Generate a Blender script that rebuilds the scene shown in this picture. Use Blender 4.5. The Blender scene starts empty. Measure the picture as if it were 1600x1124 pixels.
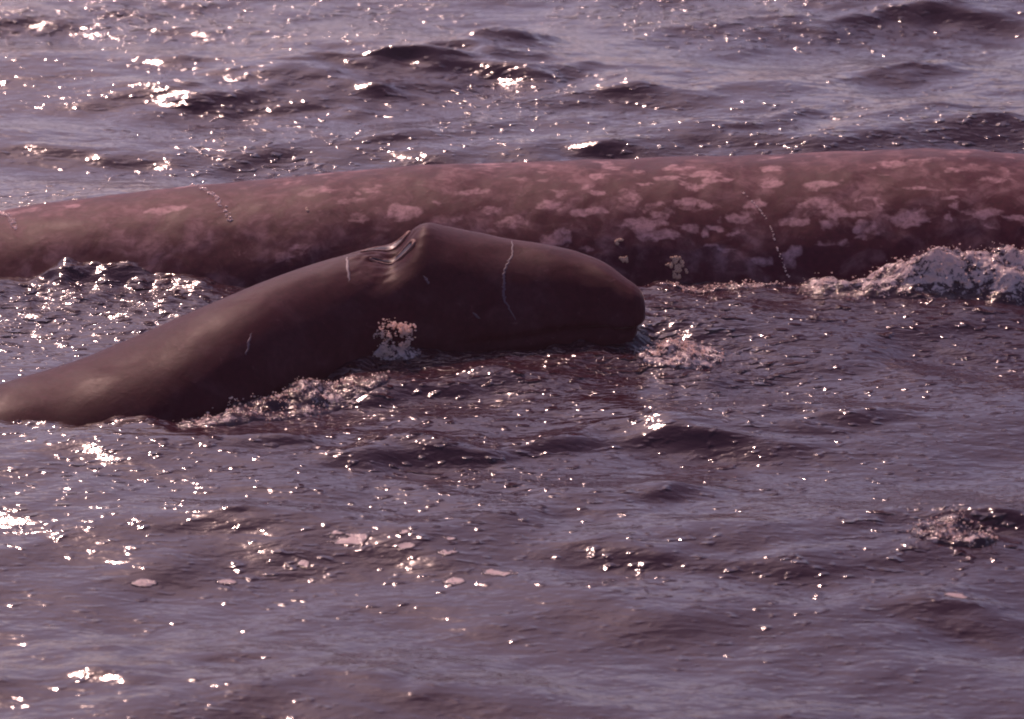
import bpy, math, random
import numpy as np
from mathutils import Vector

random.seed(7)
rng = np.random.default_rng(11)
S = bpy.context.scene
COL = S.collection

# ------------------------------------------------------------------ camera
PITCH = math.radians(20.0)
cam_d = bpy.data.cameras.new("camera")
cam = bpy.data.objects.new("camera", cam_d)
COL.objects.link(cam)
cam.location = (0, -25 * math.cos(PITCH), 25 * math.sin(PITCH))
cam.rotation_euler = (math.radians(90) - PITCH, 0, 0)
cam_d.sensor_width = 36
cam_d.lens = 18.0 / (800.0 / 6250.0)
cam_d.clip_end = 3000
cam_d.dof.use_dof = True
cam_d.dof.focus_distance = 25.2
cam_d.dof.aperture_fstop = 1.9
S.camera = cam

# ------------------------------------------------------------------ light
SUN_EL = 42.0
SUN_AZ = -18.0          # degrees from +Y (view direction), negative = left
world = bpy.data.worlds.new("World")
S.world = world
world.use_nodes = True
wn = world.node_tree
bg = wn.nodes["Background"]
sky = wn.nodes.new("ShaderNodeTexSky")
sky.sky_type = 'NISHITA'
sky.sun_disc = False
sky.sun_elevation = math.radians(SUN_EL)
sky.sun_rotation = math.radians(SUN_AZ)
sky.air_density = 1.0
sky.dust_density = 1.2
tint = wn.nodes.new("ShaderNodeMix")
tint.data_type = 'RGBA'
tint.blend_type = 'MULTIPLY'
tint.inputs[0].default_value = 1.0
wn.links.new(sky.outputs[0], tint.inputs[6])
tint.inputs[7].default_value = (0.84, 0.68, 0.82, 1)     # old print: magenta cast over all light
wn.links.new(tint.outputs[2], bg.inputs[0])
bg.inputs[1].default_value = 0.15

sun_d = bpy.data.lights.new("sun", 'SUN')
sun = bpy.data.objects.new("sun", sun_d)
COL.objects.link(sun)
sun_d.energy = 4.2
sun_d.angle = math.radians(0.5)
sun_d.color = (1.0, 0.63, 0.54)
sd = Vector((math.sin(math.radians(SUN_AZ)) * math.cos(math.radians(SUN_EL)),
             math.cos(math.radians(SUN_AZ)) * math.cos(math.radians(SUN_EL)),
             math.sin(math.radians(SUN_EL))))
sun.rotation_euler = sd.to_track_quat('Z', 'Y').to_euler()
sun.location = sd * 60

vs = S.view_settings
vs.view_transform = 'Standard'
vs.look = 'None'
vs.exposure = 0.30
vs.gamma = 1.0
vs.use_curve_mapping = False
S.cycles.use_denoising = True
S.cycles.filter_width = 2.0
S.cycles.caustics_reflective = False
S.cycles.caustics_refractive = False
S.cycles.max_bounces = 5

# ------------------------------------------------------------------ helpers
def mesh_np(name, V, F, smooth=True, attrs=None):
    me = bpy.data.meshes.new(name)
    V = np.asarray(V, np.float32); F = np.asarray(F, np.int32)
    me.vertices.add(len(V)); me.vertices.foreach_set("co", V.ravel())
    k = F.shape[1]
    me.loops.add(F.size); me.loops.foreach_set("vertex_index", F.ravel())
    me.polygons.add(len(F))
    me.polygons.foreach_set("loop_start", np.arange(0, F.size, k, dtype=np.int32))
    me.polygons.foreach_set("loop_total", np.full(len(F), k, np.int32))
    me.update(calc_edges=True)
    if smooth:
        me.polygons.foreach_set("use_smooth", np.ones(len(F), bool))
    for n, a in (attrs or {}).items():
        at = me.attributes.new(n, 'FLOAT', 'POINT')
        at.data.foreach_set("value", np.asarray(a, np.float32).ravel())
    me.validate()
    return me

def link(name, me, mat, parent=None, **props):
    o = bpy.data.objects.new(name, me)
    COL.objects.link(o)
    if mat and not me.materials:
        me.materials.append(mat)
    if parent:
        o.parent = parent
    for k, v in props.items():
        o[k] = v
    return o

def empty(name, loc, **props):
    o = bpy.data.objects.new(name, None)
    o.empty_display_size = 0.2
    COL.objects.link(o); o.location = loc
    for k, v in props.items():
        o[k] = v
    return o

def grid_faces(nr, nc, wrap=False):
    r = np.arange(nr - 1)[:, None]; c = np.arange(nc if wrap else nc - 1)[None, :]
    a = r * nc + c; b = r * nc + (c + 1) % nc
    return np.stack([a, b, b + nc, a + nc], -1).reshape(-1, 4)

def vnoise(x, y, seed=0):
    """smooth value noise on arrays, range about -1..1"""
    r = np.random.default_rng(seed); T = r.uniform(-1, 1, (64, 64))
    xi = np.floor(x).astype(int); yi = np.floor(y).astype(int)
    fx = x - xi; fy = y - yi
    fx = fx * fx * (3 - 2 * fx); fy = fy * fy * (3 - 2 * fy)
    g = lambda i, j: T[i % 64, j % 64]
    return ((g(xi, yi) * (1 - fx) + g(xi + 1, yi) * fx) * (1 - fy) +
            (g(xi, yi + 1) * (1 - fx) + g(xi + 1, yi + 1) * fx) * fy)

def fbm(x, y, seed=0, octv=4, gain=0.5):
    s = 0; a = 1.0
    for k in range(octv):
        s = s + a * vnoise(x * 2 ** k + 17.3 * k, y * 2 ** k + 5.1 * k, seed + k); a *= gain
    return s

# ------------------------------------------------------------------ materials
def new_mat(name):
    m = bpy.data.materials.new(name); m.use_nodes = True
    nt = m.node_tree
    return m, nt, nt.nodes["Principled BSDF"]

def N(nt, t, **kw):
    n = nt.nodes.new(t)
    for k, v in kw.items():
        setattr(n, k, v)
    return n

def noise(nt, vec, scale, detail=3, rough=0.5, dist=0.0):
    n = N(nt, "ShaderNodeTexNoise")
    n.inputs["Scale"].default_value = scale
    n.inputs["Detail"].default_value = detail
    n.inputs["Roughness"].default_value = rough
    n.inputs["Distortion"].default_value = dist
    nt.links.new(vec, n.inputs["Vector"])
    return n.outputs["Fac"]

def math_n(nt, op, a, b=None):
    n = N(nt, "ShaderNodeMath", operation=op)
    for i, v in enumerate((a, b)):
        if v is None: continue
        if isinstance(v, (int, float)): n.inputs[i].default_value = v
        else: nt.links.new(v, n.inputs[i])
    return n.outputs[0]

def mapping(nt, vec, scale, rotz=0.0):
    n = N(nt, "ShaderNodeMapping")
    n.inputs["Scale"].default_value = scale
    n.inputs["Rotation"].default_value = (0, 0, rotz)
    nt.links.new(vec, n.inputs["Vector"])
    return n.outputs[0]

def ramp(nt, fac, stops):
    n = N(nt, "ShaderNodeValToRGB")
    e = n.color_ramp.elements
    e[0].position, e[0].color = stops[0][0], (*stops[0][1], 1)
    e[1].position, e[1].color = stops[-1][0], (*stops[-1][1], 1)
    for p, c in stops[1:-1]:
        q = e.new(p); q.color = (*c, 1)
    nt.links.new(fac, n.inputs[0])
    return n.outputs[0]

def maprange(nt, v, a, b, c=0.0, d=1.0):
    n = N(nt, "ShaderNodeMapRange")
    nt.links.new(v, n.inputs[0])
    for i, x in enumerate((a, b, c, d)): n.inputs[i + 1].default_value = x
    return n.outputs[0]

# water; where the "foam" attribute rises it is aerated and white
m_water, nt, bs = new_mat("sea_water")
geo = N(nt, "ShaderNodeTexCoord").outputs["Object"]
chop = N(nt, "ShaderNodeAttribute", attribute_name="chop").outputs["Fac"]
foam = N(nt, "ShaderNodeAttribute", attribute_name="foam").outputs["Fac"]
bs.inputs["IOR"].default_value = 1.34
bs.inputs["Roughness"].default_value = 0.085
h1 = noise(nt, mapping(nt, geo, (0.8, 2.0, 1.0), 0.18), 5.0, 2, 0.5, 0.3)
h2 = noise(nt, mapping(nt, geo, (0.9, 1.9, 1.0), -0.22), 14.0, 2, 0.5, 0.3)
hh = math_n(nt, 'ADD', math_n(nt, 'MULTIPLY', h1, 0.012),
            math_n(nt, 'MULTIPLY', h2, math_n(nt, 'ADD', math_n(nt, 'MULTIPLY', chop, 0.009), 0.0032)))
pk = maprange(nt, noise(nt, mapping(nt, geo, (1.0, 1.7, 1.0), 0.3), 10.0, 1, 0.5, 0.0), 0.55, 0.85)
hh = math_n(nt, 'ADD', hh, math_n(nt, 'MULTIPLY', math_n(nt, 'POWER', pk, 1.6), math_n(nt, 'ADD', math_n(nt, 'MULTIPLY', chop, 0.060), 0.006)))
n1 = noise(nt, geo, 26.0, 5, 0.65, 0.7)
lace = noise(nt, mapping(nt, geo, (1.0, 1.6, 1.0)), 9.0, 4, 0.6, 1.2)
fsum = math_n(nt, 'ADD', foam, math_n(nt, 'MULTIPLY', math_n(nt, 'SUBTRACT', math_n(nt, 'ADD', math_n(nt, 'MULTIPLY', n1, 0.55),
              math_n(nt, 'MULTIPLY', lace, 0.45)), 0.5), 2.4))
ff = maprange(nt, fsum, 0.38, 0.62)
ff = math_n(nt, 'MULTIPLY', ff, maprange(nt, foam, 0.0, 0.12))
hh = math_n(nt, 'ADD', hh, math_n(nt, 'MULTIPLY', math_n(nt, 'MULTIPLY', n1, maprange(nt, foam, 0.0, 0.3)), 0.009))
mix = N(nt, "ShaderNodeMix", data_type='RGBA')
nt.links.new(ff, mix.inputs[0])
mix.inputs[6].default_value = (0.027, 0.010, 0.015, 1)
mix.inputs[7].default_value = (0.72, 0.56, 0.54, 1)
nt.links.new(mix.outputs[2], bs.inputs["Base Color"])
nt.links.new(maprange(nt, ff, 0, 1, 0.10, 0.20), bs.inputs["Roughness"])
bump = N(nt, "ShaderNodeBump")
bump.inputs["Strength"].default_value = 1.0
bump.inputs["Distance"].default_value = 1.0
nt.links.new(hh, bump.inputs["Height"])
nt.links.new(bump.outputs[0], bs.inputs["Normal"])
tr = N(nt, "ShaderNodeBsdfTranslucent"); tr.inputs[0].default_value = (0.85, 0.68, 0.62, 1)
nt.links.new(bump.outputs[0], tr.inputs["Normal"])
ms = N(nt, "ShaderNodeMixShader")
nt.links.new(math_n(nt, 'MULTIPLY', ff, 0.5), ms.inputs[0])
nt.links.new(bs.outputs[0], ms.inputs[1]); nt.links.new(tr.outputs[0], ms.inputs[2])
nt.links.new(ms.outputs[0], nt.nodes["Material Output"].inputs["Surface"])
m_foam = m_water

# whale skin
def skin(name, dark, pale, mott, rough, spec=0.4):
    m, nt, bs = new_mat(name)
    oc = N(nt, "ShaderNodeTexCoord").outputs["Object"]
    spot = N(nt, "ShaderNodeAttribute", attribute_name="pale").outputs["Fac"]
    big = noise(nt, mapping(nt, oc, (1.0, 1.0, 1.0)), 3.5, 5, 0.6, 0.6)
    fine = noise(nt, oc, 26.0, 4, 0.65)
    mid = noise(nt, oc, 11.0, 4, 0.6, 0.8)
    # pale blotches eroded by noise
    f = math_n(nt, 'ADD', spot, math_n(nt, 'MULTIPLY', math_n(nt, 'SUBTRACT', mid, 0.5), 2.0))
    f = maprange(nt, f, 0.25, 0.85)
    f = math_n(nt, 'MULTIPLY', f, maprange(nt, fine, 0.3, 0.62, 0.35, 1.0))
    cloud = math_n(nt, 'MULTIPLY', maprange(nt, big, 0.46, 0.66), mott)
    tot = math_n(nt, 'MAXIMUM', f, math_n(nt, 'MULTIPLY', cloud, maprange(nt, mid, 0.4, 0.6, 0.3, 1)))
    mix = N(nt, "ShaderNodeMix", data_type='RGBA')
    nt.links.new(tot, mix.inputs[0])
    dk = ramp(nt, fine, [(0.3, tuple(c * 0.7 for c in dark)), (0.7, tuple(c * 1.25 for c in dark))])
    nt.links.new(dk, mix.inputs[6])
    mix.inputs[7].default_value = (*pale, 1)
    nt.links.new(mix.outputs[2], bs.inputs["Base Color"])
    nt.links.new(maprange(nt, big, 0.3, 0.7, rough - 0.08, rough + 0.10), bs.inputs["Roughness"])
    b = N(nt, "ShaderNodeBump")
    b.inputs["Distance"].default_value = 1.0
    b.inputs["Strength"].default_value = 1.0
    hgt = math_n(nt, 'ADD', math_n(nt, 'MULTIPLY', fine, 0.0010), math_n(nt, 'MULTIPLY', mid, 0.0022))
    nt.links.new(hgt, b.inputs["Height"])
    nt.links.new(b.outputs[0], bs.inputs["Normal"])
    bs.inputs["IOR"].default_value = 1.36
    bs.inputs["Sheen Weight"].default_value = 0.13
    bs.inputs["Sheen Roughness"].default_value = 0.30
    bs.inputs["Sheen Tint"].default_value = (1.0, 0.9, 0.95, 1)
    bs.inputs["Specular IOR Level"].default_value = spec
    return m

m_skin_pale = skin("mottled_whale_skin", (0.050, 0.0105, 0.017), (0.31, 0.175, 0.18), 0.50, 0.55, 0.08)
m_skin_dark = skin("dark_whale_skin", (0.034, 0.0060, 0.010), (0.15, 0.08, 0.095), 0.16, 0.52, 0.08)

def plain(name, col, rough, bumpd=0.0, scale=60, spec=None):
    m, nt, bs = new_mat(name)
    oc = N(nt, "ShaderNodeTexCoord").outputs["Object"]
    n = noise(nt, oc, scale, 4, 0.6)
    c = ramp(nt, n, [(0.3, tuple(x * 0.75 for x in col)), (0.7, tuple(min(1, x * 1.15) for x in col))])
    nt.links.new(c, bs.inputs["Base Color"])
    bs.inputs["Roughness"].default_value = rough
    if bumpd:
        b = N(nt, "ShaderNodeBump"); b.inputs["Distance"].default_value = bumpd
        nt.links.new(n, b.inputs["Height"]); nt.links.new(b.outputs[0], bs.inputs["Normal"])
    return m

m_scar = plain("healed_scar_skin", (0.060, 0.030, 0.050), 0.6)
m_nostril = plain("nostril_skin", (0.028, 0.008, 0.012), 0.4)
m_lip = plain("sunlit_lip_skin", (0.17, 0.065, 0.05), 0.65, 0.01, 30)  # orange sunlit edge of the lips is put into this brighter colour
m_barn = plain("barnacle_shell", (0.55, 0.33, 0.22), 0.5, 0.004, 120)
m_rill = plain("water_rill", (0.70, 0.48, 0.40), 0.12, 0.004, 80)

m_drop = plain("spray_droplets", (0.80, 0.68, 0.64), 0.12)
nt = m_drop.node_tree
tr = N(nt, "ShaderNodeBsdfTranslucent"); tr.inputs[0].default_value = (0.9, 0.72, 0.64, 1)
ms = N(nt, "ShaderNodeMixShader"); ms.inputs[0].default_value = 0.62
nt.links.new(nt.nodes["Principled BSDF"].outputs[0], ms.inputs[1]); nt.links.new(tr.outputs[0], ms.inputs[2])
nt.links.new(ms.outputs[0], nt.nodes["Material Output"].inputs["Surface"])

# ------------------------------------------------------------------ the sea
comp = []
wr = np.random.default_rng(5)
for lam_lo, lam_hi, n, slope in ((2.2, 5.0, 14, 0.050), (1.0, 2.2, 26, 0.075), (0.42, 1.0, 40, 0.085), (0.16, 0.42, 50, 0.075)):
    for _ in range(n):
        lam = math.exp(wr.uniform(math.log(lam_lo), math.log(lam_hi)))
        spread = 0.42 if lam > 1 else 0.62
        th = math.radians(-90) + wr.normal(0, spread) - 0.10
        k = 2 * math.pi / lam
        a = slope * math.sqrt(2.0 / n) / k
        comp.append((k * math.cos(th), k * math.sin(th), a, wr.uniform(0, 2 * math.pi), lam))

# single crests seen in the photograph: x, y, half length, half depth, height, turn (rad)
RIDGES = []
def from_photo(px, py, length, depth, amp, turn=0.0):
    """reading of a spot of the photo as a place on the water, used while surveying"""
    vx, vy = (px - 800) / 6250.0, (562 - py) / 6250.0
    dy = math.cos(PITCH) + math.sin(PITCH) * vy
    dz = -math.sin(PITCH) + math.cos(PITCH) * vy
    t = cam.location.z / -dz
    x, y = vx * t, cam.location.y + dy * t
    d = math.hypot(t, 0)
    RIDGES.append((x, y, length / 6250.0 * d * 0.5, depth, amp, turn))
for r in ((650, 106, 640, .40, .085, .10), (400, 146, 420, .32, .07, .14), (1000, 150, 300, .22, .045, -.12),
          (1410, 110, 190, .24, .075, .05), (1220, 200, 240, .20, .045, .05), (930, 228, 160, .16, .04, .0),
          (980, 155, 240, .18, .035, -.1), (1520, 185, 200, .22, .05, -.1), (680, 718, 400, .22, .060, .12),
          (870, 680, 220, .17, .045, .15), (1090, 682, 260, .20, .065, -.22), (1260, 642, 300, .16, .035, -.08),
          (690, 588, 300, .16, .045, .08), (300, 822, 240, .18, .035, .05), (1560, 812, 200, .20, .045, -.35),
          (1040, 765, 150, .16, .035, -.1), (420, 770, 240, .12, .025, .12), (440, 694, 220, .11, .025, .15),
          (560, 205, 420, .22, .04, .06), (300, 232, 560, .22, .035, .10), (1420, 25, 460, .3, .05, .0),
          (220, 1000, 420, .24, .03, .08), (1500, 952, 240, .2, .035, .0), (640, 1030, 300, .2, .03, .1),
          (1010, 850, 300, .2, .03, .1), (1200, 880, 300, .2, .03, -.1), (1560, 215, 160, .2, .05, .0)):
    from_photo(*r)

# rougher, disturbed water: x, y, rx, ry, strength
CHOP = [(-2.3, .9, 1.3, .8, 1.0), (-1.2, -.7, .9, .5, .9), (.9, -.6, .9, .6, .8), (-2.6, -2.0, 1.1, .7, .5),
        (2.3, .4, 1.6, .9, .45), (1.1, .1, .5, .4, 1.0), (2.6, -2.9, .5, .4, .9), (-.2, -.2, 1.2, .4, .6),
        (-2.9, 8.0, 1.6, .8, .8), (0.0, 5.6, 1.4, .9, .55), (3.2, 4.9, 1.1, 1.0, .6), (1.6, 8.3, 2.4, .8, .5),
        (.6, -2.0, 1.3, .6, .4), (1.8, 1.0, .9, .3, .8)]
def chop_at(x, y):
    c = np.zeros_like(x)
    for cx, cy, rx, ry, s in CHOP:
        c = c + s * np.exp(-((x - cx) / rx) ** 2 - ((y - cy) / ry) ** 2)
    return np.clip(c * (0.75 + 0.6 * fbm(x * 1.3, y * 1.3, 40, 3)), 0, 1.3)

def sea(x, y, full=True):
    """height and horizontal drift of the water at rest position x, y"""
    x = np.asarray(x, np.float32); y = np.asarray(y, np.float32)
    r = np.maximum(np.abs(x) / 9.0, np.abs(y - 3) / 13.0)
    near = np.clip(1.6 - r, 0, 1).astype(np.float32)
    ch = chop_at(x, y).astype(np.float32)
    gust = (0.75 + 0.45 * fbm(x * 0.35, y * 0.5, 3, 2)).astype(np.float32)
    pat = (np.clip(0.1 + 0.9 * fbm(x * 0.9 + 3, y * 1.2, 8, 3), 0, 1) ** 1.5).astype(np.float32)
    calm = (1 - .55 * np.clip((-1.6 - y) / 1.2, 0, 1)).astype(np.float32)      # smoother patch of water in the foreground
    z = np.zeros_like(x); dx = np.zeros_like(x); dy = np.zeros_like(x)
    for kx, ky, a, ph, lam in comp:
        q = np.float32(kx) * x + np.float32(ky) * y + np.float32(ph)
        if lam < 0.42: amp = a * (0.30 * gust * calm + 1.1 * ch + 0.75 * pat * calm) * near
        elif lam < 1: amp = a * (0.8 * gust + 0.5 * ch) * near
        else: amp = a * (near if lam < 2.2 else 1)
        k = math.hypot(kx, ky)
        z += amp * np.cos(q)
        if full:
            s = amp * np.sin(q) * 0.8
            dx -= s * (kx / k); dy -= s * (ky / k)
    wob = fbm(x * 1.1 + 9, y * 1.6, 12, 3).astype(np.float32); mod = (0.85 + 0.6 * fbm(x * 1.4, y * 2.4, 14, 3)).astype(np.float32)
    for cx, cy, L, dpt, A, tr in RIDGES:
        u = (x - cx) * math.cos(tr) + (y - cy) * math.sin(tr)
        v = -(x - cx) * math.sin(tr) + (y - cy) * math.cos(tr)
        v = v + 0.25 * dpt * np.sin(u * 3.1 + cx * 5) + 0.9 * dpt * wob
        z += 1.35 * A * mod * np.exp(-(u / L) ** 2) * (np.exp(-(v / dpt) ** 2) - 0.45 * np.exp(-((v + 1.5 * dpt) / dpt) ** 2))
    # swash that laps up and down along both flanks
    yc = np.interp(x, [-3.4, -2.0, -1.54, -1.19, -.88, -.56, 0, .8, 1.1], [-1.0, -1.03, -.8, -.42, .10, .22, .3, .25, .2])
    sc = np.exp(-((y - yc) / .22) ** 2) * np.clip((1.2 - x) * 3, 0, 1) * np.clip((x + 4) * 2, 0, 1)
    sm = np.exp(-((y - 1.42) / (.28 + .12 * np.clip(-x - 1, 0, 2))) ** 2) * np.clip((4.5 - x), 0, 1) * np.clip((x + 5), 0, 1)
    z += (sc * (.05 * fbm(x * 3.2, y * 3.2, 81, 4) + .005) + sm * ((.045 + .015 * np.clip(-x - 1, 0, 1)) * fbm(x * 2.4, y * 2.4, 85, 4) + .012 * np.clip(-x - 1.5, 0, 1.5))).astype(np.float32)
    return z, dx, dy, np.clip(ch + .5 * pat * calm + .35 * (sc + sm), 0, 1.5).astype(np.float32)

def axis(lo, hi, step, far):
    core = list(np.arange(lo, hi + 1e-6, step))
    out = []; s = step; v = hi
    while v < far:
        s *= 1.22; v += s; out.append(v)
    inn = []; s = step; v = lo
    while v > -far:
        s *= 1.22; v -= s; inn.append(v)
    return np.array(inn[::-1] + core + out)
gx = axis(-6.0, 6.0, 0.019, 900); gy = axis(-7.5, 12.5, 0.0215, 900)
X, Y = np.meshgrid(gx, gy)
zz, dx, dy, ch = sea(X, Y)
V = np.stack([X + dx, Y + dy, zz], -1).reshape(-1, 3)
me = mesh_np("sea", V, grid_faces(len(gy), len(gx)), attrs={"chop": ch})
link("sea", me, m_water, kind="structure")

def sea_z(x, y):
    return float(sea(np.array([x]), np.array([y]), False)[0][0])

# ------------------------------------------------------------------ whales
# stations: x, axis y, axis z, half width, half height
CALF = [(-6.6, -3.0, -2.3, .10, .22), (-6.2, -2.7, -2.1, .18, .26), (-5.2, -2.0, -1.65, .45, .42), (-4.2, -1.25, -.86, .74, .60), (-3.6, -1.0, -.715, .80, .64),
        (-3.104, -.771, -.615, .85, .68), (-2.711, -.532, -.609, .90, .72), (-2.321, -.336, -.52, .92, .74),
        (-1.936, -.175, -.395, .90, .74), (-1.562, .085, -.290, .84, .72), (-1.189, .434, -.22, .74, .68),
        (-.881, .665, -.15, .66, .64), (-.564, .785, -.015, .62, .60), (-.242, .839, -.025, .58, .56),
        (0, .832, -.035, .55, .53), (.243, .773, -.014, .49, .49), (.445, .714, -.007, .43, .45),
        (.606, .609, .02, .35, .39), (.727, .502, .052, .27, .30), (.790, .462, .085, .20, .235), (.822, .448, .110, .14, .175),
        (.838, .440, .125, .085, .115), (.846, .436, .135, .03, .05)]
MOM = [(-8.2, 2.3, -2.6, .12, .25), (-7.0, 2.35, -2.2, .40, .45), (-5.6, 2.40, -1.6, .80, .85), (-4.4, 2.42, -1.15, 1.02, 1.02),
       (-3.426, 2.268, -.902, 1.1, 1.1), (-2.553, 2.334, -.851, 1.15, 1.15), (-1.694, 2.386, -.817, 1.2, 1.2),
       (-.846, 2.446, -.78, 1.22, 1.22), (0, 2.473, -.778, 1.25, 1.25), (.846, 2.494, -.751, 1.25, 1.25),
       (2.115, 2.455, -.714, 1.25, 1.25), (3.391, 2.373, -.63, 1.2, 1.2), (4.5, 2.30, -.66, 1.10, 1.08),
       (5.6, 2.2, -.85, .85, .85), (6.4, 2.1, -1.1, .55, .55), (6.8, 2.05, -1.25, .28, .30)]

def hermite(st):
    st = np.array(st); xs = st[:, 0]
    m = np.gradient(st[:, 1:], xs, axis=0)
    def f(x):
        i = np.clip(np.searchsorted(xs, x) - 1, 0, len(xs) - 2)
        h = (xs[i + 1] - xs[i]); t = ((x - xs[i]) / h)[..., None]; h = h[..., None]
        return ((2*t**3 - 3*t**2 + 1) * st[i, 1:] + (t**3 - 2*t**2 + t) * h * m[i] +
                (-2*t**3 + 3*t**2) * st[i + 1, 1:] + (t**3 - t**2) * h * m[i + 1])
    return f
f_calf = hermite(CALF); f_mom = hermite(MOM)

TIP0, TIP1 = 0.66, 0.845
def calf_pt(x, tdeg):
    """skin point of the front whale: x along the body, t = 90 on top, 0 towards -Y"""
    x = np.asarray(x, float); t = np.radians(np.asarray(tdeg, float))
    s = f_calf(x); cy, cz, w, h = (s[..., k] for k in range(4))
    c, sn = np.cos(t), np.sin(t)
    head = np.clip((x + 0.6) / 1.2, 0, 1)
    ww = w * (1 - 0.16 * head * np.maximum(sn, 0) ** 2)
    hh = h
    px = x + 0 * t
    py = cy - ww * c
    pz = cz + hh * sn
    td = np.degrees(t)
    # mouth line with a slight overbite
    mt = np.interp(x, [-1, 0, .25, .45, .62, .74, .80, .846], [-6, 6, 10, 12, 12, 9, 3, -3])
    band = np.where((td < 110), td - mt, 400)
    band2 = (180 - td) - mt
    for bb in (band, band2):
        g = (1.3 + 1.3 * np.clip((x - .3) / .4, 0, 1)) * np.exp(-(bb / 3.5) ** 2) * np.clip((x + .5) / .4, 0, 1)
        py = py + np.sign(c) * 0.016 * g; px = px - 0.03 * g * np.clip((x - .5) / .3, 0, 1)
        low = 1 / (1 + np.exp(np.clip(bb / 1.6, -40, 40)))
        py = py + np.sign(c) * 0.022 * low * np.clip((x + .2) / .5, 0, 1) * np.clip((.84 - x) / .08, 0, 1)
        px = px - 0.045 * low * np.clip((x - .6) / .2, 0, 1)
    # blowhole mound: guard ridge in front, hollow behind
    a = np.exp(-((td - 86) / 26) ** 2)
    pz = pz + a * (0.035 * np.exp(-((x + .56) / .09) ** 2) - 0.085 * np.exp(-((x + .75) / .105) ** 2))
    # rows of low lumps, uneven back
    n = fbm(x * 2.2, td * 0.035, 71, 3)
    k = 0.005 * n + .012 * np.exp(-((x + .80) / .22) ** 2 - ((td - 88) / 24) ** 2) * fbm(x * 9, td * .22, 77, 4)
    return np.stack([px, py - c * k, pz + sn * k], -1)

def mom_pt(x, tdeg):
    x = np.asarray(x, float); t = np.radians(np.asarray(tdeg, float))
    s = f_mom(x); cy, cz, w, h = (s[..., k] for k in range(4))
    c, sn = np.cos(t), np.sin(t)
    k = 0.014 * fbm(x * 1.7, np.degrees(t) * 0.03, 55, 4)
    k = k + 0.010 * fbm(x * 5.0, np.degrees(t) * 0.10, 58, 3) * np.clip(.7 - np.abs(sn - .4), 0, 1)
    return np.stack([x + 0 * t, cy - (w + k) * c, cz + (h + k) * sn], -1)

def tube(fn, xs, nt_, pale=None):
    td = np.linspace(-180, 180, nt_, endpoint=False)
    XX, TT = np.meshgrid(xs, td, indexing='ij')
    V = fn(XX, TT).reshape(-1, 3)
    F = grid_faces(len(xs), nt_, True)
    pv = (pale(XX, TT) if pale else np.zeros_like(XX)).reshape(-1)
    return V, F, pv

def body(name, fn, xs, n, mat, parent, pale=None):
    V, F, pv = tube(fn, xs, n, pale)
    me = mesh_np(name, V, F[:, ::-1], attrs={"pale": pv})
    import bmesh
    bm = bmesh.new(); bm.from_mesh(me)
    bm.verts.ensure_lookup_table()
    nv = len(xs) * n
    for base in (0, nv - n):
        try: bm.faces.new([bm.verts[base + i] for i in range(n)])
        except Exception: pass
    bmesh.ops.recalc_face_normals(bm, faces=bm.faces)
    bm.to_mesh(me); bm.free()
    return link(name, me, mat, parent)

PATCH = [(-2.34,79.9,.12,2.8,1),(-1.32,80.9,.13,3.3,.6),(-1.09,72.2,.11,2.1,.6),(-.73,65.5,.11,3.8,.9),(-.97,78.1,.09,2.4,.5),(-1.02,63.4,.08,2.0,.5),
(.26,66.8,.12,2.3,.8),(.56,72.4,.06,1.7,.9),(.58,82.5,.06,1.9,.9),(.49,75.3,.04,1.5,.6),(.87,76.5,.05,1.1,.9),(.24,66.6,.08,1.5,.8),(.53,63.2,.13,1.7,.9),
(.79,68.5,.08,3.8,.7),(.85,57.2,.11,3.1,.9),(.96,52.3,.12,2.2,.9),(1.18,65.8,.09,1.5,.9),(.97,58.1,.06,1.6,.8),(1.13,86.9,.09,2.9,.8),(1.3,81.4,.11,2.3,.9),
(1.34,77.2,.08,2.0,.9),(1.27,73.7,.07,1.7,.8),(1.47,77.1,.06,1.6,.9),(1.62,65.8,.09,2.3,.9),(1.49,58.6,.07,1.8,.8),(1.34,55.5,.06,1.5,.9),(1.27,53.2,.04,1.6,.7),
(1.49,53.4,.09,1.2,.7),(1.31,48.5,.06,1.1,.9),(1.42,46.2,.06,1.1,.9),(1.66,42.8,.06,2.1,.8),(1.85,44.7,.07,3.7,.8),(1.87,56.6,.09,2.0,.9),(2.08,73.1,.11,2.1,.9),
(2.07,64.3,.11,2.5,.9),(2.25,58.8,.14,1.6,.9),(2.13,61.5,.06,2.5,.7),(2.34,53.7,.09,2.2,.8),(2.31,49.7,.04,.9,.8),(2.63,56.6,.12,3.2,.9),(3.12,58.1,.14,1.8,.9),
(3.34,56.4,.06,1.0,1),(3.28,74.6,.13,2.6,.6),(3.01,80.1,.09,1.7,.8),(2.73,68.5,.11,1.0,.8),(2.77,86.1,.17,3.4,.4),(2.55,84.2,.09,2.5,.7),(1.73,85.5,.09,2.1,.8),
(1.74,74.3,.08,1.8,.8),(2.12,48.1,.1,1.7,.6),(2.35,66.2,.09,1.5,.6),(1.91,64.0,.04,1.1,.9),(-.43,61.3,.09,1.6,.5),(0,60.4,.13,2.6,.7),(.3,53,.11,2.8,.8),
(-.17,66.5,.1,1.8,.5),(.38,46.5,.09,1.8,.7),(-.34,75.2,.08,1.8,.5),(-.47,69.5,.06,1.6,.4),(2.9,64.4,.09,.9,.8),(3.17,53.4,.07,1.2,.6),(.9,63.8,.05,1.1,.5),
(.69,88.5,.06,1.8,.7),(.26,93.9,.07,2.6,.6),(-1.4,53.2,.09,2.5,.6),(-1.53,50.2,.07,1.9,.5)]
pr = np.random.default_rng(21)
for _ in range(110):
    q = pr.uniform(-1.6, 3.6); PATCH.append((q, pr.uniform(48, 97), pr.uniform(.02, .08), pr.uniform(.6, 2.0), pr.uniform(.25, .8) * (1 if q > -.3 else .5)))
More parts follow.
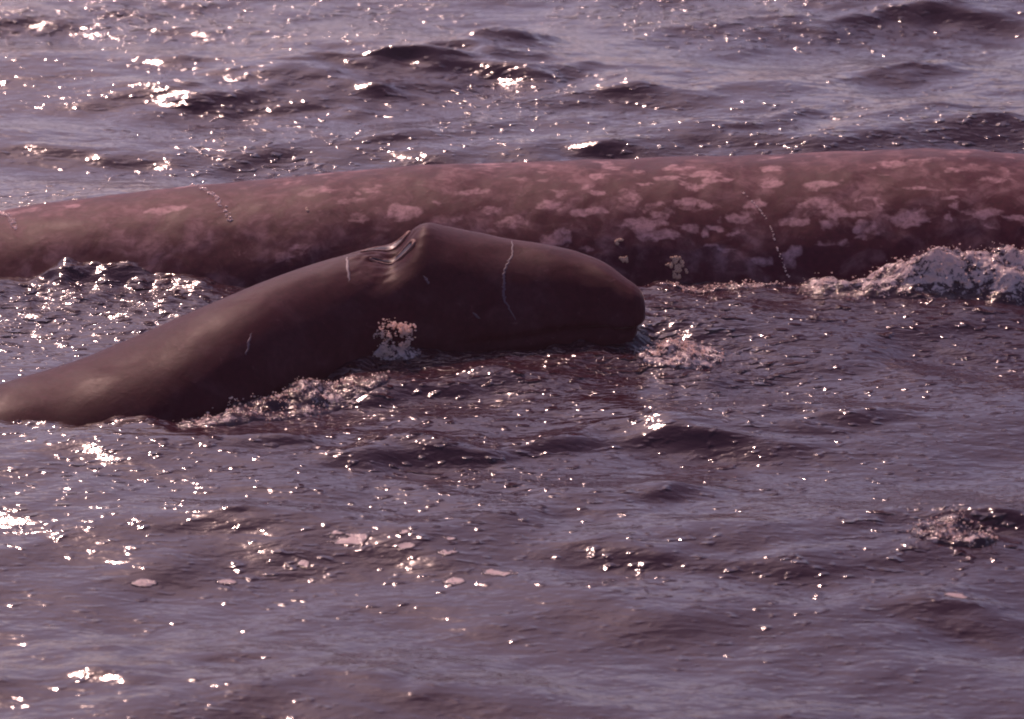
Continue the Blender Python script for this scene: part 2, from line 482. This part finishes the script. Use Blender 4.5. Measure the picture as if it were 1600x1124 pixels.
for _ in range(170):        # far side and the hidden lengths of the back carry the same kind of blotches
    PATCH.append((pr.uniform(-6, 6.5), pr.uniform(92, 170), pr.uniform(.04, .14), pr.uniform(1.2, 3.5), pr.uniform(.5, .9)))
for _ in range(60):
    PATCH.append((pr.uniform(3.6, 6.5), pr.uniform(10, 92), pr.uniform(.04, .14), pr.uniform(1.2, 3.5), pr.uniform(.5, .9)))
def mom_pale(x, t):
    wx = x + 0.035 * fbm(x * 9, t * 0.3, 31, 3); wt = t + 1.1 * fbm(x * 9, t * 0.3, 35, 3)
    m = np.zeros_like(x)
    for px, pt, rx, rt, a in PATCH:
        i0, i1 = np.searchsorted(x[:, 0], (px - rx * 2, px + rx * 2))
        if i1 <= i0: continue
        d = ((wx[i0:i1] - px) / rx) ** 2 + ((wt[i0:i1] - pt) / rt) ** 2
        m[i0:i1] = np.maximum(m[i0:i1], a * np.clip(1.5 - d, 0, 1) ** .7)
    return m

mom = empty("gray_whale", (0, 2.45, 0), label="larger whale lying behind, long low back blotched with pale patches",
            category="whale", group="two whales surfacing side by side")
calf = empty("gray_whale", (0, .8, 0), label="smaller dark whale in front, smooth head raised with its blowhole on top",
             category="whale", group="two whales surfacing side by side")
xs = np.concatenate([np.linspace(-8.2, -3.9, 60), np.linspace(-3.85, 3.85, 640), np.linspace(3.9, 6.8, 50)])
ob = body("body", mom_pt, xs, 420, m_skin_pale, mom, mom_pale); ob.location = -mom.location
xs = np.concatenate([np.linspace(-6.6, -3.2, 60), np.linspace(-3.17, .64, 330), np.linspace(.645, TIP1 - .0008, 60)])
ob = body("body", calf_pt, xs, 260, m_skin_dark, calf, None); ob.location = -calf.location

def frame_on(fn, x, t):
    p = fn(x, t); a = fn(x + .01, t) - fn(x - .01, t); b_ = fn(x, t + 1) - fn(x, t - 1)
    a = a / np.linalg.norm(a); b_ = b_ / np.linalg.norm(b_)
    n = np.cross(a, b_); n /= np.linalg.norm(n)
    c = fn(x, t + 180) - p
    if n @ c > 0: n = -n
    return p, a, b_, n

def ribbon(fn, pts, r, lift, beads=0.0, seed=0, sub=14, prof=6):
    """low rounded ridge that follows the skin through (x, t) points"""
    rr = np.random.default_rng(seed); P_ = []
    for (a, b) in zip(pts[:-1], pts[1:]):
        for k in range(sub): P_.append((a[0] + (b[0] - a[0]) * k / sub, a[1] + (b[1] - a[1]) * k / sub))
    P_.append(pts[-1]); P_ = np.array(P_)
    P_[:, 0] += rr.normal(0, .004, len(P_)); n = len(P_)
    V = []
    C = np.array([fn(x, t) for x, t in P_])
    for i, (x, t) in enumerate(P_):
        _, _, _, nn = frame_on(fn, x, t)
        tg = C[min(i + 1, n - 1)] - C[max(i - 1, 0)]; tg /= np.linalg.norm(tg)
        sd_ = np.cross(nn, tg)
        k = math.sin(math.pi * min(1, max(0.02, i / (n - 1)))) ** .35
        ra = r * k * (1 + beads * rr.uniform(-.9, 1.4))
        for j in range(prof):
            an = 2 * math.pi * j / prof
            V.append(C[i] + nn * (lift * k * math.sin(an)) + sd_ * ra * math.cos(an))
    return np.array(V), grid_faces(n, prof, True)

# healed scars and wet streaks on the dark whale
def inv_calf(px, py):
    """nearest skin place (x, t) of the dark whale for a survey reading of the photo"""
    xs_ = np.linspace(-3.2, .8, 161); ts_ = np.linspace(-30, 110, 141)
    A, B = np.meshgrid(xs_, ts_, indexing='ij'); P = calf_pt(A, B)
    rel = P - np.array(cam.location); d = rel[..., 1] * math.cos(PITCH) - rel[..., 2] * math.sin(PITCH)
    u = 800 + 6250 * rel[..., 0] / d; v = 562 - 6250 * (rel[..., 1] * math.sin(PITCH) + rel[..., 2] * math.cos(PITCH)) / d
    i = np.argmin((u - px) ** 2 + (v - py) ** 2); return float(A.flat[i]), float(B.flat[i])
for k, line in enumerate((((803, 376), (799, 400), (790, 425), (785, 448), (790, 468), (808, 500)),
                          ((543, 402), (545, 440)), ((663, 432), (667, 444)), ((392, 520), (386, 555)),
                          ((735, 488), (752, 498)))):
    V, F = ribbon(calf_pt, [inv_calf(*q) for q in line], .007 if k != 1 else .010, .0018, .2, 90 + k)
    o = link("scar", mesh_np("scar", V, F), m_scar, calf); o.location = -calf.location

# blowholes: two slits with raised lips, dark inside
for t0, t1, x0, x1 in ((98, 103, -.96, -.66), (84, 76, -.90, -.62)):
    V = []; F = None; n = 40; prof = 8
    for i in range(n):
        an = 2 * math.pi * i / n
        u = .5 + .5 * math.cos(an); wv = math.sin(an)
        x = x0 + (x1 - x0) * u; t = t0 + (t1 - t0) * u + wv * (2.0 + 4.5 * u * u)
        p, a, b_, nn = frame_on(calf_pt, x, t)
        out_ = (a * math.cos(an) + b_ * math.sin(an))
        th = .009 * (1 + .8 * max(0, math.cos(an)))
        for j in range(prof):
            bb = 2 * math.pi * j / prof
            V.append(p + out_ * th * math.cos(bb) + nn * (th * .9 * math.sin(bb) + .001))
    F = grid_faces(n, prof); 
    last = np.array([[(n - 1) * prof + j, (n - 1) * prof + (j + 1) % prof, (j + 1) % prof, j] for j in range(prof)])
    F = np.concatenate([grid_faces(n, prof, True), last])
    bh = link("blowhole", mesh_np("blowhole", np.array(V), F), m_lip, calf); bh.location = -calf.location
    V = []
    for i in range(24):
        an = 2 * math.pi * i / 24; u = .5 + .5 * math.cos(an)
        x = x0 + (x1 - x0) * u; t = t0 + (t1 - t0) * u + math.sin(an) * (1.9 + 4.3 * u * u)
        p, a, b_, nn = frame_on(calf_pt, x, t); V.append(p + nn * .007)
    for i in range(24):
        an = 2 * math.pi * i / 24; u = .5 + .4 * math.cos(an)
        x = x0 + (x1 - x0) * u; t = t0 + (t1 - t0) * u + math.sin(an) * .5
        p, a, b_, nn = frame_on(calf_pt, x, t); V.append(p + nn * .003)
    V = np.array(V); F = np.array([[i, (i + 1) % 24, 24 + (i + 1) % 24, 24 + i] for i in range(24)])
    link("nostril", mesh_np("nostril", V, F), m_nostril, bh)

# barnacle clusters on the mottled whale
def barnacles(cx, ct, n, spread, size, seed):
    r_ = np.random.default_rng(seed); V = []; F = []
    for k in range(n):
        an, ra = r_.uniform(0, 2 * math.pi), spread * math.sqrt(r_.uniform(.02, 1))
        x = cx + ra * math.cos(an); t = ct + ra * math.sin(an) / .0215
        p, a, b_, nn = frame_on(mom_pt, x, t)
        s = size * r_.uniform(.6, 1.3); base = len(V)
        for rad, hgt in ((1.0, -.15), (.92, .35), (.55, .8), (.35, .75), (.2, .35)):
            for j in range(7):
                q = 2 * math.pi * j / 7 + .2 * k; rj = s * rad * (1 + .12 * math.sin(3 * q + k))
                V.append(p + (a * math.cos(q) + b_ * math.sin(q)) * rj + nn * s * hgt)
        for l in range(4):
            for j in range(7):
                F.append([base + l * 7 + j, base + l * 7 + (j + 1) % 7, base + (l + 1) * 7 + (j + 1) % 7, base + (l + 1) * 7 + j])
    return np.array(V), np.array(F)
for args in ((1.078, 42.5, 30, .060, .011, 1), (.713, 50.9, 8, .024, .011, 2), (.741, 44.5, 12, .032, .011, 3),
             (1.09, 38.6, 5, .02, .012, 4), (1.15, 40.5, 3, .015, .012, 5), (-1.36, 70, 3, .02, .010, 6), (.2, 47, 3, .03, .010, 7)):
    V, F = barnacles(*args)
    o = link("barnacle_cluster", mesh_np("barnacle_cluster", V, F, False), m_barn, mom); o.location = -mom.location

phi = (1 + 5 ** .5) / 2
ICO_V = np.array([(-1, phi, 0), (1, phi, 0), (-1, -phi, 0), (1, -phi, 0), (0, -1, phi), (0, 1, phi), (0, -1, -phi), (0, 1, -phi),
                  (phi, 0, -1), (phi, 0, 1), (-phi, 0, -1), (-phi, 0, 1)]) / math.sqrt(1 + phi * phi)
ICO_F = np.array([(0, 11, 5), (0, 5, 1), (0, 1, 7), (0, 7, 10), (0, 10, 11), (1, 5, 9), (5, 11, 4), (11, 10, 2), (10, 7, 6), (7, 1, 8),
                  (3, 9, 4), (3, 4, 2), (3, 2, 6), (3, 6, 8), (3, 8, 9), (4, 9, 5), (2, 4, 11), (6, 2, 10), (8, 6, 7), (9, 8, 1)])
def drops_mesh(name, P, R, stretch=1.0, seed=0):
    P = np.asarray(P); R = np.asarray(R); r_ = np.random.default_rng(seed)
    sc = r_.uniform(.7, 1.4, (len(P), 1, 3)) * R[:, None, None]
    sc[..., 0] *= stretch
    V = (P[:, None, :] + ICO_V[None] * sc).reshape(-1, 3)
    F = (ICO_F[None] + 12 * np.arange(len(P))[:, None, None]).reshape(-1, 3)
    return mesh_np(name, V, F)

# rills of water that run down the mottled back and catch the light
for k, (pts, r) in enumerate(((((-2.2, 104), (-2.12, 96), (-2.016, 86), (-1.937, 76), (-1.877, 68)), .017),
                              (((-3.55, 105), (-3.40, 89), (-3.33, 77)), .018),
                              (((1.543, 70.6), (1.642, 62.9), (1.713, 56.3), (1.749, 48.1), (1.783, 42.6), (1.823, 37.5)), .006))):
    q = np.array(pts); u = np.sort(pr.uniform(0, len(q) - 1.001, 90 if r > .01 else 70))
    Pd = np.array([mom_pt(np.interp(a, range(len(q)), q[:, 0]) + pr.normal(0, r * .6), np.interp(a, range(len(q)), q[:, 1])) for a in u])
    rl = pr.uniform(.35, 1.0, len(u)) * (.010 if r > .01 else .0065)
    o = link("water_rill", drops_mesh("water_rill", Pd, rl, 1.1, 60 + k), m_rill, mom, kind="stuff"); o.location = -mom.location

# ------------------------------------------------------------------ foam and splashes
def mound(name, parent, cx, cy, lx, ly, height, seed, res=.011, turn=0.0, profile=None, foam_amt=.7, rough=.35, freq=9.0):
    """churned heap of water: a height sheet over the sea that dips under it at its rim"""
    nx, ny = int(2 * lx / res), int(2 * ly / res)
    u = np.linspace(-1, 1, nx); v = np.linspace(-1, 1, ny); U, Vv = np.meshgrid(u, v)
    xx = cx + U * lx * math.cos(turn) - Vv * ly * math.sin(turn)
    yy = cy + U * lx * math.sin(turn) + Vv * ly * math.cos(turn)
    edge = fbm(xx * 4, yy * 4, seed + 9, 3) * .22
    env = profile(U, Vv) if profile else np.clip(1 - (U ** 2 + Vv ** 2), 0, 1)
    lump = fbm(xx * freq, yy * freq, seed, 5, .6)
    rid = 1 - np.abs(fbm(xx * freq * .6, yy * freq * .6, seed + 4, 4, .55))
    e = np.clip(env * (1 + .9 * edge) + .5 * edge * (env > .02) * np.clip(env * 5, 0, 1), 0, 1.3)
    h = height * e * (1 + rough * lump + rough * .7 * rid)
    sz, ddx, ddy, cch = sea(xx, yy)
    rim = np.clip(1 - np.maximum(np.abs(U), np.abs(Vv)), 0, .08) / .08
    z = sz + h - .03 * (1 - np.clip(e * 3, 0, 1)) - .05 * (1 - rim)
    fo = np.clip(e * 3.5, 0, 1) * foam_amt + .30 * (rid - .6) * np.clip(e * 2, 0, 1)
    return link(name, mesh_np(name, np.stack([xx + ddx, yy + ddy, z], -1).reshape(-1, 3), grid_faces(ny, nx), attrs={"foam": fo, "chop": cch}), m_foam, parent), (xx + ddx, yy + ddy, z, e)

def spray(name, parent, sheet, n, rmin, rmax, up, seed, power=1.0, scatter=.012):
    xx, yy, z, e = sheet; r_ = np.random.default_rng(seed)
    w = (np.clip(e, 0, 1) ** power).ravel(); w /= w.sum()
    idx = r_.choice(w.size, n, p=w)
    P = np.stack([xx.ravel()[idx], yy.ravel()[idx], z.ravel()[idx]], -1)
    jet = np.clip(fbm(P[:, 0] * 16, P[:, 1] * 16, seed, 3) * 1.6 + .35, 0, 1.6)
    P[:, 2] += up * 1.4 * jet * r_.uniform(-.2, 1, n) ** 1
    P[:, :2] += r_.normal(0, scatter, (n, 2))
    R = rmin + (rmax - rmin) * r_.uniform(0, 1, n) ** 3
    return link(name, drops_mesh(name, P, R, 1.3, seed), m_drop, parent, kind="stuff")

def splash(label, *a, name="splash", group=None, nd=300, rmin=.0025, rmax=.007, up=.05, power=1.0, scatter=.012, **kw):
    e = empty(name, (0, 0, 0), label=label, category="splash")
    if group: e["group"] = group
    o, sh = mound("churned_water", e, *a, **kw)
    if nd: spray("droplets", e, sh, nd, rmin, rmax, up, a[5] + 100, power, scatter)
    return e

# long wash against the flank of the mottled whale, rising to the right
def wash_profile(U, V):
    x = (U + 1) / 2
    top = np.interp(x, [0, .05, .12, .20, .28, .35, .42, .48, .56, .7, .85, 1.0], [0, .03, .20, .34, .46, .60, .70, .80, .78, .75, .6, 0])
    crest = .20 + 0 * x
    d = V - crest
    sh = np.where(d > 0, np.exp(-(d / .42) ** 2), np.exp(-(d / .55) ** 2))
    return top * sh * np.clip((1 - np.abs(V)) * 4, 0, 1)
splash("long foaming wash that climbs the flank of the mottled whale at the right edge", 3.15, 1.25, 1.45, .46, .29, 300,
       profile=wash_profile, foam_amt=.52, rough=.13, freq=8, nd=1300, rmin=.0025, rmax=.007, up=.03)
splash("low burst of white water just ahead of the dark whale's snout", 1.06, .06, .32, .22, .030, 310,
       foam_amt=.42, rough=.7, nd=450, up=.03, rmin=.0025, rmax=.007)
sp = splash("small upright splash against the cheek of the dark whale below its blowhole", -.735, .06, .19, .10, .022, 320,
            foam_amt=.45, rough=.9, nd=0, freq=12)
r_ = np.random.default_rng(321)
Q = r_.uniform(-1, 1, (5200, 3)); rad = np.hypot(Q[:, 0], Q[:, 2])
clump = fbm(Q[:, 0] * 2.2 + 7, Q[:, 2] * 2.6 + 4 + Q[:, 1], 327, 4, .65)
keep = (clump + .45 * (np.abs(rad - .62) < .25) + r_.normal(0, .30, len(Q)) - .5 * np.clip(rad - .8, 0, 1) > .92)
Q = Q[keep]
link("droplets", drops_mesh("droplets", Q * np.array([.135, .06, .115]) + np.array([-.735, .05, .125]),
     .002 + .0065 * r_.uniform(0, 1, len(Q)) ** 3, 1.3, 5), m_drop, sp, kind="stuff")
splash("ragged foam trail along the near waterline of the dark whale's back", -1.40, -.72, .80, .24, .03, 330,
       turn=.52, foam_amt=.30, rough=.8, nd=450, up=.02, rmin=.0025, rmax=.007)
splash("breaking ripple of broken foam apart at the lower right", 2.45, -2.95, .30, .20, .045, 340,
       turn=-.45, foam_amt=.35, rough=.7, nd=200, up=.02, rmin=.0025, rmax=.007)

splash("thin foam line at the foot of the mottled whale's flank, right of the dark snout", 1.38, 1.36, .60, .07, .012, 350,
       foam_amt=.40, rough=.8, nd=260, up=.015, freq=14)

# thin foam flecks drifting on the water in the foreground
def fleck(px, py, rx, ry, seed, label):
    RIDG = RIDGES[:]; from_photo(px, py, 1, 1, 0); x, y = RIDGES[-1][:2]; RIDGES[:] = RIDG
    nx, ny = 34, 24
    U, Vv = np.meshgrid(np.linspace(-1.3, 1.3, nx), np.linspace(-1.3, 1.3, ny))
    xx = x + U * rx; yy = y + Vv * ry
    z, ddx, ddy, cch = sea(xx, yy)
    rad = U ** 2 + Vv ** 2 + 1.1 * fbm(xx * 14, yy * 22, seed, 4, .6)
    thick = .005 * np.clip(1.1 - rad, 0, 1) ** .5 - .004 * np.clip(rad - 1.1, 0, 1)
    me = mesh_np("foam_fleck", np.stack([xx + ddx, yy + ddy, z + thick], -1).reshape(-1, 3), grid_faces(ny, nx),
                 attrs={"foam": np.clip(1.15 - rad, 0, 1) * .75, "chop": cch})
    o = link("foam_fleck", me, m_foam, None, label=label, category="foam", group="foam flecks drifting in the foreground")
for k, (a, b, c, d, l) in enumerate((
        (540, 853, .105, .085, "largest pale foam fleck in the foreground, at the head of a loose chain"),
        (700, 873, .065, .05, "pale foam fleck in the middle of three stacked close together in the foreground"),
        (775, 896, .085, .04, "long thin foam fleck at the right end of the foreground chain"),
        (628, 848, .04, .03, "upper of two tiny foam flecks just right of the largest fleck"),
        (632, 866, .04, .03, "lower of two tiny foam flecks just right of the largest fleck"),
        (705, 853, .04, .03, "tiny foam fleck at the top of three stacked close together"),
        (705, 906, .055, .03, "flat foam fleck at the bottom of three stacked close together"),
        (230, 906, .06, .03, "leftmost foam fleck, alone on the water at the lower left"),
        (355, 900, .05, .03, "narrow foam fleck between the leftmost fleck and the foreground chain"),
        (470, 880, .035, .04, "small foam fleck just left of and below the largest fleck"),
        (1497, 938, .06, .06, "rounded pale foam fleck alone near the lower right corner"),
        (955, 905, .05, .04, "faint foam fleck alone at the centre right of the foreground"))):
    fleck(a, b, c, d, 500 + k, l)

# ------------------------------------------------------------------ even added haze: stands in for veiling lens glare
m_glare_haze = bpy.data.materials.new("lens_glare_haze"); m_glare_haze.use_nodes = True
nt = m_glare_haze.node_tree; nt.nodes.clear()
pv = N(nt, "ShaderNodeVolumePrincipled"); out = N(nt, "ShaderNodeOutputMaterial")
pv.inputs["Color"].default_value = (0.95, 0.60, 0.68, 1)
pv.inputs["Density"].default_value = 0.0014
pv.inputs["Anisotropy"].default_value = 0.82
nt.links.new(pv.outputs[0], out.inputs["Volume"])
hx, hb, ht = 1400.0, -6.0, 10.5
V = [(x, y, z) for z in (hb, ht) for y in (-hx, hx) for x in (-hx, hx)]
F = [(0, 2, 3, 1), (4, 5, 7, 6), (0, 1, 5, 4), (2, 6, 7, 3), (0, 4, 6, 2), (1, 3, 7, 5)]
link("glare_haze", mesh_np("glare_haze", V, F, False), m_glare_haze, kind="stuff")
